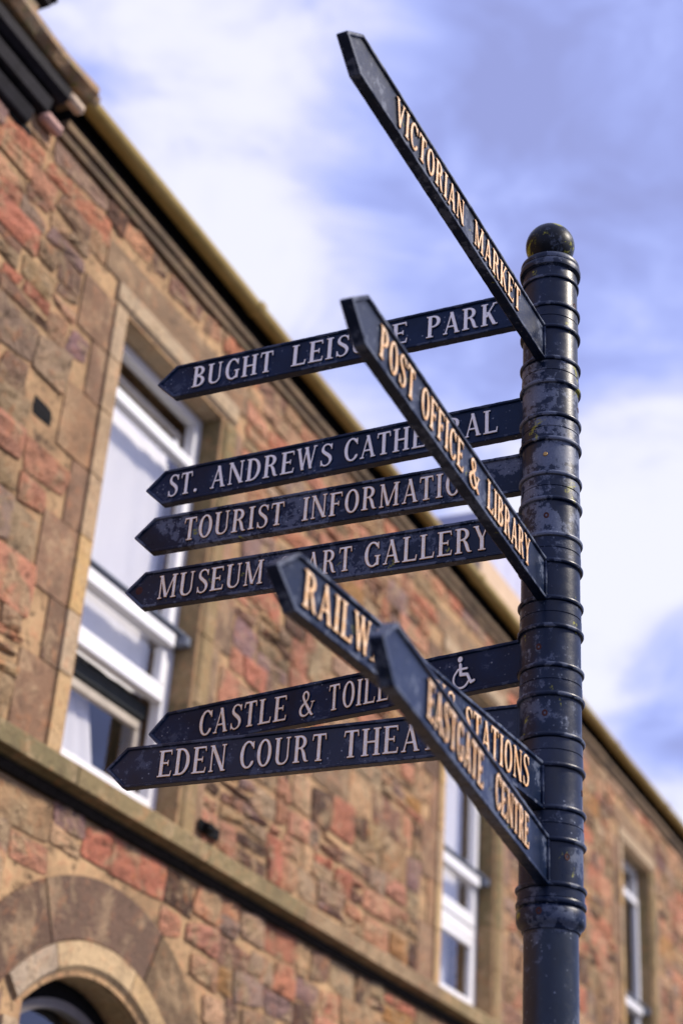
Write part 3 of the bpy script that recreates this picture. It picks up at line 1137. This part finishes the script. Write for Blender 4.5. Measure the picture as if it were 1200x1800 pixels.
def path(pts):
    f_ = None
    if 4 < len(pts) < 20:          # smooth the hand-set points
        q_ = [pts[0]] + list(pts) + [pts[-1]]
        out_ = []
        for a_, b_, c_, d_ in zip(q_[:-3], q_[1:-2], q_[2:-1], q_[3:]):
            for k in range(5):
                t = k / 5
                out_.append(tuple(.5 * (2 * b_[m_] + (c_[m_] - a_[m_]) * t + (2 * a_[m_] - 5 * b_[m_] + 4 * c_[m_] - d_[m_]) * t * t +
                                        (3 * b_[m_] - a_[m_] - 3 * c_[m_] + d_[m_]) * t ** 3) for m_ in range(3)))
        pts = out_ + [pts[-1]]
    for (x0, y0, r0), (x1, y1, r1) in zip(pts[:-1], pts[1:]):
        c_ = capsule(GX, GY, x0, y0, x1, y1, r0, r1)
        f_ = c_ if f_ is None else np.minimum(f_, c_)
    return f_


def ell(cx, cy, rx, ry, a0, a1, thick=S, thin=T, n=26):
    pts = []
    for k in range(n + 1):
        a_ = R(a0 + (a1 - a0) * k / n)
        w = thin + (thick - thin) * abs(math.cos(a_)) ** 1.6
        pts.append((cx + (rx - w / 2) * math.cos(a_), cy + (ry - w / 2) * math.sin(a_), w / 2))
    return path(pts)


def U(*a_):
    f_ = a_[0]
    for b_ in a_[1:]:
        f_ = np.minimum(f_, b_)
    return f_


def bowl(x0, cy, rx, ry):
    return U(bar(x0, cy + ry - T / 2, x0 + .15, cy + ry - T / 2, T), bar(x0, cy - ry + T / 2, x0 + .15, cy - ry + T / 2, T), ell(x0 + .13, cy, rx, ry, -90, 90))


def glyph(ch):
    h = S / 2
    if ch == 'I':
        return stem(.15), .30
    if ch == 'L':
        return U(stem(.15), bar(.15, T / 2, .60, T / 2, T), diag(.575, 0, .61, .24, .06)), .64
    if ch == 'E':
        return U(stem(.15), bar(.15, T / 2, .60, T / 2, T), bar(.15, 1 - T / 2, .58, 1 - T / 2, T), bar(.15, .51, .46, .51, T), bar(.45, .40, .45, .62, .055),
                 diag(.585, 0, .615, .22, .055), diag(.585, .80, .56, 1, .055)), .65
    if ch == 'F':
        return U(stem(.15), bar(.15, 1 - T / 2, .58, 1 - T / 2, T), bar(.15, .51, .44, .51, T), bar(.44, .40, .44, .62, .055), diag(.585, .78, .555, 1, .055)), .61
    if ch == 'T':
        return U(stem(.33, st=False), bar(.03, 1 - T / 2, .63, 1 - T / 2, T), diag(.035, .76, .06, 1, .055), diag(.625, .76, .60, 1, .055)), .66
    if ch == 'H':
        return U(stem(.15), stem(.62), bar(.15, .5, .62, .5, T)), .77
    if ch == 'B':
        return U(stem(.15), bowl(.15, .76, .29, .24), bowl(.15, .27, .34, .27)), .66
    if ch == 'P':
        return U(stem(.15), bowl(.15, .72, .33, .28)), .64
    if ch == 'R':
        return U(stem(.15), bowl(.15, .74, .31, .26), path([(.36, .50, .04), (.46, .36, .07), (.54, .12, .072), (.60, .045, .04), (.68, .04, .025)])), .72
    if ch == 'D':
        return U(stem(.15), bar(.15, T / 2, .3, T / 2, T), bar(.15, 1 - T / 2, .3, 1 - T / 2, T), ell(.27, .5, .42, .5, -90, 90)), .72
    if ch == 'O':
        return U(ell(.36, .5, .34, .515, 0, 360)), .72
    if ch == 'C':
        return U(ell(.38, .5, .36, .515, 48, 318), diag(.625, .70, .615, .98, .06), path([(.60, .17, .03), (.64, .24, .025)])), .68
    if ch == 'G':
        return U(ell(.38, .5, .36, .515, 48, 300), diag(.625, .70, .615, .98, .06), bar(.60, .04, .60, .42, .13), bar(.46, .42, .72, .42, SF)), .74
    if ch == 'S':
        return U(path([(.52, .80, .028), (.46, .92, .036), (.32, .975, .036), (.18, .92, .045), (.125, .78, .062), (.16, .66, .072), (.30, .545, .078),
                       (.44, .42, .078), (.50, .28, .068), (.46, .12, .05), (.34, .03, .036), (.20, .03, .036), (.11, .12, .032), (.075, .24, .028)]),
                 diag(.535, .72, .53, .98, .055), diag(.075, .02, .07, .28, .055)), .58
    if ch == 'N':
        return U(stem(.12, w=.075, sb=True, st=True, ext=.07), stem(.66, w=.075, ext=.07), diag(.12, 1, .66, 0, .15)), .78
    if ch == 'M':
        return U(stem(.11, w=.07, ext=.07), stem(.79, w=.14, ext=.07), diag(.13, 1, .42, .04, .14), diag(.78, 1, .42, .04, .068)), .95
    if ch == 'A':
        return U(diag(.10, 0, .37, 1, .068), diag(.62, 0, .35, 1, .145), bar(.18, .33, .52, .33, T * .9), serif(.10, SF / 2, .10), serif(.62, SF / 2, .12)), .74
    if ch == 'V':
        return U(diag(.36, 0, .10, 1, .145), diag(.34, 0, .60, 1, .068), serif(.10, 1 - SF / 2, .12), serif(.61, 1 - SF / 2, .10)), .72
    if ch == 'W':
        return U(diag(.30, 0, .09, 1, .14), diag(.29, 0, .47, .95, .065), diag(.68, 0, .46, 1, .14), diag(.66, 0, .86, 1, .065),
                 serif(.09, 1 - SF / 2, .11), serif(.46, 1 - SF / 2, .10), serif(.87, 1 - SF / 2, .09)), .98
    if ch == 'Y':
        return U(stem(.36, y1=.5, st=False), diag(.36, .42, .11, 1, .14), diag(.36, .42, .60, 1, .065), serif(.11, 1 - SF / 2, .12), serif(.61, 1 - SF / 2, .10)), .72
    if ch == 'K':
        return U(stem(.15), diag(.13, .28, .60, 1, .068), diag(.60, 0, .30, .62, .145), bar(.15, .43, .30, .43, .10), serif(.60, 1 - SF / 2, .10), serif(.62, SF / 2, .11)), .75
    if ch == 'U':
        return U(stem(.15, y0=.3, sb=False), stem(.62, y0=.3, w=.08, sb=False, ext=.07),
                 path([(.15, .34, h), (.155, .2, h * .95), (.22, .075, .058), (.36, .03, .042), (.49, .06, .04), (.60, .18, .04), (.62, .34, .04)])), .77
    if ch == '&':
        return U(path([(.74, .52, .03), (.66, .30, .03), (.50, .09, .038), (.32, .02, .042), (.14, .08, .058), (.07, .24, .068), (.14, .40, .06), (.32, .54, .04),
                       (.46, .68, .036), (.46, .86, .05), (.34, .965, .038), (.22, .90, .055), (.20, .76, .062), (.32, .54, .066), (.52, .28, .070), (.68, .07, .058), (.78, .035, .03)]),
                 bar(.62, .54, .84, .54, .05)), .84
    if ch == '.':
        return path([(.09, .08, .085), (.095, .08, .085)]), .20
    if ch == 'wheelchair':
        return U(path([(.33, .93, .10), (.331, .93, .10)]), U(path([(.34, .75, .06), (.36, .42, .062), (.62, .40, .055)]), path([(.62, .40, .055), (.76, .12, .055), (.88, .16, .05)])),
                 path([(.36, .60, .042), (.60, .60, .042)]),
                 path([(.26 + 0, .60, .04)] + [(.38 + .30 * math.cos(R(a_)), .28 + .30 * math.sin(R(a_)), .04) for a_ in range(130, 345, 12)])), .95


def rdp(pts, eps):
    if len(pts) < 3:
        return pts
    (x0, y0), (x1, y1) = pts[0], pts[-1]
    L_ = math.hypot(x1 - x0, y1 - y0) + 1e-12
    ds = [abs((x1 - x0) * (y0 - y) - (x0 - x) * (y1 - y0)) / L_ for x, y in pts[1:-1]]
    k = max(range(len(ds)), key=lambda q: ds[q])
    if ds[k] < eps:
        return [pts[0], pts[-1]]
    return rdp(pts[:k + 2], eps)[:-1] + rdp(pts[k + 1:], eps)


def contours(F_):
    """marching squares, linked into closed loops"""
    ny, nx = F_.shape
    segs = {}

    def ip(j0, i0, j1, i1):
        a_, b_ = F_[j0, i0], F_[j1, i1]
        t = a_ / (a_ - b_)
        return (round(XS[i0] + (XS[i1] - XS[i0]) * t, 6), round(YS[j0] + (YS[j1] - YS[j0]) * t, 6))
    F_ = np.where(np.abs(F_) < 1e-5, 1e-5, F_)
    neg = F_ < 0
    for j in range(ny - 1):
        for i in range(nx - 1):
            c_ = (neg[j, i], neg[j, i + 1], neg[j + 1, i + 1], neg[j + 1, i])
            k = c_[0] + 2 * c_[1] + 4 * c_[2] + 8 * c_[3]
            if k in (0, 15):
                continue
            B_ = lambda: ip(j, i, j, i + 1)
            R_ = lambda: ip(j, i + 1, j + 1, i + 1)
            T_ = lambda: ip(j + 1, i, j + 1, i + 1)
            L_ = lambda: ip(j, i, j + 1, i)
            tab = {1: [(L_, B_)], 2: [(B_, R_)], 3: [(L_, R_)], 4: [(R_, T_)], 5: [(L_, T_), (R_, B_)], 6: [(B_, T_)], 7: [(L_, T_)],
                   8: [(T_, L_)], 9: [(T_, B_)], 10: [(B_, L_), (T_, R_)], 11: [(T_, R_)], 12: [(R_, L_)], 13: [(R_, B_)], 14: [(B_, L_)]}
            for a_, b_ in tab[k]:
                segs[a_()] = b_()
    loops = []
    while segs:
        s0 = next(iter(segs))
        lp = [s0]
        cur = segs.pop(s0)
        while cur != s0 and cur in segs:
            lp.append(cur)
            cur = segs.pop(cur)
        if len(lp) > 5:
            # drop points that are too close or nearly collinear
            out_ = []
            for q in lp:
                if out_ and math.hypot(q[0] - out_[-1][0], q[1] - out_[-1][1]) < .004:
                    continue
                out_.append(q)
            far = max(range(len(out_)), key=lambda q: math.hypot(out_[q][0] - out_[0][0], out_[q][1] - out_[0][1]))
            lp2 = rdp(out_[:far + 1], .0035)[:-1] + rdp(out_[far:] + out_[:1], .0035)[:-1]
            if len(lp2) > 3:
                loops.append(lp2)
    return loops


_gl = {}


def glyph_loops(ch):
    if ch not in _gl:
        F_, w = glyph(ch)
        _gl[ch] = (contours(F_), w)
    return _gl[ch]


LH = .0655           # letter height


def letter_mesh(ch, sx, h=LH, depth=.0042, bev=.0011):
    loops, w = glyph_loops(ch)
    cu = bpy.data.curves.new('c', 'CURVE')
    cu.dimensions = '2D'
    cu.fill_mode = 'BOTH'
    for lp in loops:
        sp = cu.splines.new('POLY')
        sp.points.add(len(lp) - 1)
        for k, (x_, y_) in enumerate(lp):
            sp.points[k].co = (x_ * sx, y_ * h, 0, 1)
        sp.use_cyclic_u = True
    cu.extrude = depth / 2 - bev / 2
    cu.bevel_depth = bev
    cu.bevel_resolution = 1
    cu.offset = -bev * .8
    tmp = bpy.data.objects.new('tmp', cu)
    COL.objects.link(tmp)
    dg = bpy.context.evaluated_depsgraph_get()
    me_ = bpy.data.meshes.new_from_object(tmp.evaluated_get(dg))
    bpy.data.objects.remove(tmp)
    bpy.data.curves.remove(cu)
    # to board coordinates: x reversed, outwards = y, up = z
    me_.transform(Matrix(((-1, 0, 0, 0), (0, 0, 1, 0), (0, 1, 0, 0), (0, 0, 0, 1))))
    me_.materials.clear()
    for p_ in me_.polygons:
        ny_ = p_.normal[1]
        p_.material_index = 0 if ny_ > .93 else (1 if ny_ > .30 else 2)
    return me_


def letter_paint(name, c0, c1, chip, metallic=.0):
    t = MT(name)
    a_ = t.noise(45, 4, .6, .2)
    b_ = t.noise(140, 5, .7, .3, seed=3)
    c_ = t.mix(t.ramp(a_, [(.40, 0.0), (.60, 1.0)]), c0, c1)
    c_ = t.mix(t.ramp(b_, [(.70 - chip, 0.0), (.73 - chip, 1.0)]), c_, (.10, .06, .045))
    t.set('Base Color', c_).set('Roughness', .42).set('Metallic', metallic)
    t.bump(b_, .3, .0006)
    return t.m


L_WHITE = letter_paint('white letter paint', (.95, .95, .96), (.90, .90, .90), .03)
L_CREAM = letter_paint('cream letter paint', (.95, .92, .88), (.92, .80, .62), .05)
L_GOLD = letter_paint('worn gold letter paint', (.86, .63, .42), (.78, .40, .13), .07)
L_EDGEG = letter_paint('gold letter edge', (.66, .36, .13), (.50, .24, .08), .07)
L_EDGEW = letter_paint('grey letter edge', (.52, .50, .50), (.60, .50, .40), .05)
L_SIDE = paint_material('dark letter side', .1, 0, 3.0)
SETS = {'W': [L_WHITE, L_EDGEW, L_SIDE], 'C': [L_CREAM, L_EDGEG, L_SIDE], 'G': [L_GOLD, L_EDGEG, L_SIDE]}

BOARDS = [
    # section, azimuth, length, letters, paint, words (text, s at left, s at right), label
    (0, -63.28, 1.107, 'W', 4, [('BUGHT', .997, .754), ('LEISURE', .700, .372), ('PARK', .321, .130)], 'board reading BUGHT LEISURE PARK in white letters'),
    (2, -61.74, 1.118, 'W', 4, [('ST.', 1.048, .957), ('ANDREWS', .918, .567), ('CATHEDRAL', .535, .127)], 'board reading ST. ANDREWS CATHEDRAL in white letters'),
    (3, -63.23, 1.113, 'C', 5, [('TOURIST', .966, .681), ('INFORMATION', .630, .165)], 'speckled board reading TOURIST INFORMATION'),
    (4, -63.24, 1.118, 'C', 1, [('MUSEUM', 1.019, .722), ('&', .685, .637), ('ART', .609, .487), ('GALLERY', .455, .139)], 'board reading MUSEUM & ART GALLERY with a rust patch at its tip'),
    (6, -53.98, 1.126, 'C', 4, [('CASTLE', .962, .695), ('&', .658, .614), ('TOILETS', .574, .335), ('*', .241, .178)], 'board reading CASTLE & TOILETS with a wheelchair symbol'),
    (7, -63.04, 1.103, 'C', 0, [('EDEN', .957, .775), ('COURT', .740, .520), ('THEATRE', .478, .160)], 'board reading EDEN COURT THEATRE'),
    (1, -151.74, 1.129, 'G', 1, [('VICTORIAN', .908, .564), ('MARKET', .505, .231)], 'board reading VICTORIAN MARKET seen nearly end-on'),
    (5, -154.44, 1.135, 'G', 1, [('POST', 1.011, .851), ('OFFICE', .817, .596), ('&', .561, .504), ('LIBRARY', .456, .181)], 'board reading POST OFFICE & LIBRARY'),
    (8, -149.33, 1.125, 'G', 1, [('RAILWAY', 1.041, .727), ('&', .692, .645), ('BUS', .610, .490), ('STATIONS', .443, .140)], 'board reading RAILWAY at its tip and STATIONS by the post'),
    (9, -159.08, 1.152, 'G', 1, [('EASTGATE', .921, .583), ('CENTRE', .496, .240)], 'lowest board, reading EASTGATE CENTRE, tip nearest the viewer'),
]
TH = .012


def inset_poly(pts, d_):
    n = len(pts)
    out_ = []
    for i in range(n):
        p0, p1, p2 = Vector(pts[i - 1]), Vector(pts[i]), Vector(pts[(i + 1) % n])
        e1, e2 = (p1 - p0).normalized(), (p2 - p1).normalized()
        n1, n2 = Vector((-e1.y, e1.x)), Vector((-e2.y, e2.x))
        b_ = (n1 + n2)
        k = d_ / (1 + n1.dot(n2))
        out_.append(tuple(p1 + b_ * k))
    return out_


def board_mesh(L, tip=.054):
    x0 = .050
    nseg = 90
    bot = [(x0 + (L - tip - x0) * k / nseg, 0) for k in range(nseg + 1)]
    top = [(x, BH) for x, _ in reversed(bot)]
    poly = bot + [(L - .003, BH / 2 - .004), (L, BH / 2), (L - .003, BH / 2 + .004)] + top      # counter-clockwise in (x,z)
    vs_, fs_ = [], []
    n = len(poly)
    layers = []
    wear = []
    rings = [(0.0, TH - .0018), (.0006, TH - .0006), (.0018, TH), (.0062, TH), (.0070, TH - .0006), (.0088, TH - .0050)]
    for sgn in (1, -1):
        ids = []
        for ins, y in rings:
            pp = inset_poly(poly, ins)
            ids.append([len(vs_) + k for k in range(n)])
            for k, (x, z) in enumerate(pp):
                j_ = 0 if ins > .005 else .0005 * noise.noise((x * 60, z * 60, sgn * 5 + L * 10))
                vs_.append((x, sgn * y + j_, z + j_))
                w_ = 0.0
                if 0 < rings.index((ins, y)) < 5:  # rim chips, and edge highlights painted in along with them
                    w_ = max(0.0, noise.noise((x * 26, z * 26, L * 40)) * 1.5 + noise.noise((x * 80, z * 80, L * 20)) * .9 + .12)
                    w_ += .5 * max(0.0, (x - (L - .10)) / .10)
                wear += [min(w_, 1.3)] * 3 + [1]
        for a_, b_ in zip(ids[:-1], ids[1:]):
            for k in range(n):
                fs_.append((a_[k], a_[(k + 1) % n], b_[(k + 1) % n], b_[k]))
        fs_.append(tuple(ids[-1]))
        layers.append(ids[0])
    for k in range(n):
        fs_.append((layers[0][k], layers[0][(k + 1) % n], layers[1][(k + 1) % n], layers[1][k]))
    me_ = me_from(vs_, fs_, 'board')
    me_.color_attributes.new('wear', 'FLOAT_COLOR', 'POINT').data.foreach_set('color', wear)
    return me_


rl = random.Random(12)
for (sec, az, L, kind, pn, words, label) in BOARDS:
    zbz = Z0 - sec * DZ - .002
    me = board_mesh(L, .054 if kind != 'G' else .063)
    bo = link('finger_board', me, PAINTS[pn], post, label)
    bo.location = (0, 0, zbz)
    bo.rotation_euler = (0, 0, math.pi / 2 - R(az))
    # flange where the board meets its collar
    fo = link('joint_flange', boxes([(.0640, .0700, TH - .0048, TH + .0006, .0075, BH - .0075)], .0008), PAINTS[pn], bo)
    face = TH - .0050
    for text, s0, s1 in words:
        if text == '*':
            gls = ['wheelchair']
        else:
            gls = list(text)
        ws = [glyph_loops(c_)[1] for c_ in gls]
        gap = .11 if len(gls) > 1 else 0
        gaps = [gap * .45 if (a_ + b_) in ('AT', 'TA', 'AV', 'VA', 'RY', 'AY', 'WA', 'LT', 'LY') else gap for a_, b_ in zip(gls[:-1], gls[1:])]
        tot = sum(ws) + sum(gaps)
        sx = (s0 - s1) / tot
        h_ = LH if text != '*' else .074
        s_ = s0
        for k, c_ in enumerate(gls):
            me_ = letter_mesh(c_, sx * rl.uniform(.985, 1.015), h_ * rl.uniform(.985, 1.015))
            for mm in (SETS['W'] if text == '*' else SETS[kind]):
                me_.materials.append(mm)
            lo = link('letter' if c_ not in ('wheelchair',) else 'wheelchair_symbol', me_, None, bo)
            lo.location = (s_, face + .0018, (BH - h_) / 2 + rl.uniform(-.0007, .0007))
            lo.rotation_euler = (0, rl.uniform(-.012, .012), 0)
            s_ -= (ws[k] + (gaps[k] if k < len(gaps) else 0)) * sx
    # rust scars on some boards
    if sec == 4:
        sc2 = link('rust_patch', lathe([(.0005, 0), (.008, .0), (.010, -.0006)], 9), M_RUST, bo)
        sc2.rotation_euler = (R(-90), 0, 0)
        sc2.location = (L - .040, face + .0005, BH * .52)
        sc2.scale = (1.1, 1.2, 1)

# screws and rusty screw holes on the collars, facing the street
for sec, dz_, da, kind in HOLES:
    a_ = vdir + da
    z_ = Z0 - sec * DZ + dz_
    rr = RB if sec != 10 else .069
    if kind == 'screw':
        o = link('screw', lathe([(.0005, .0026), (.0045, .0022), (.0055, .0004), (.0055, -.002)], 20), M_BRASS, post)
    else:
        o = link('rusty_screw_hole', lathe([(.0005, -.0004), (.0035, .0002), (.0058, .0007), (.0066, -.0008)], 14), M_RUST, post)
        o.scale = (1, 1.25, 1)
    o.location = (rr * math.cos(a_), rr * math.sin(a_), z_)
    o.rotation_euler = Vector((math.cos(a_), math.sin(a_), 0)).to_track_quat('Z', 'Y').to_euler()
bpy.context.view_layer.update()
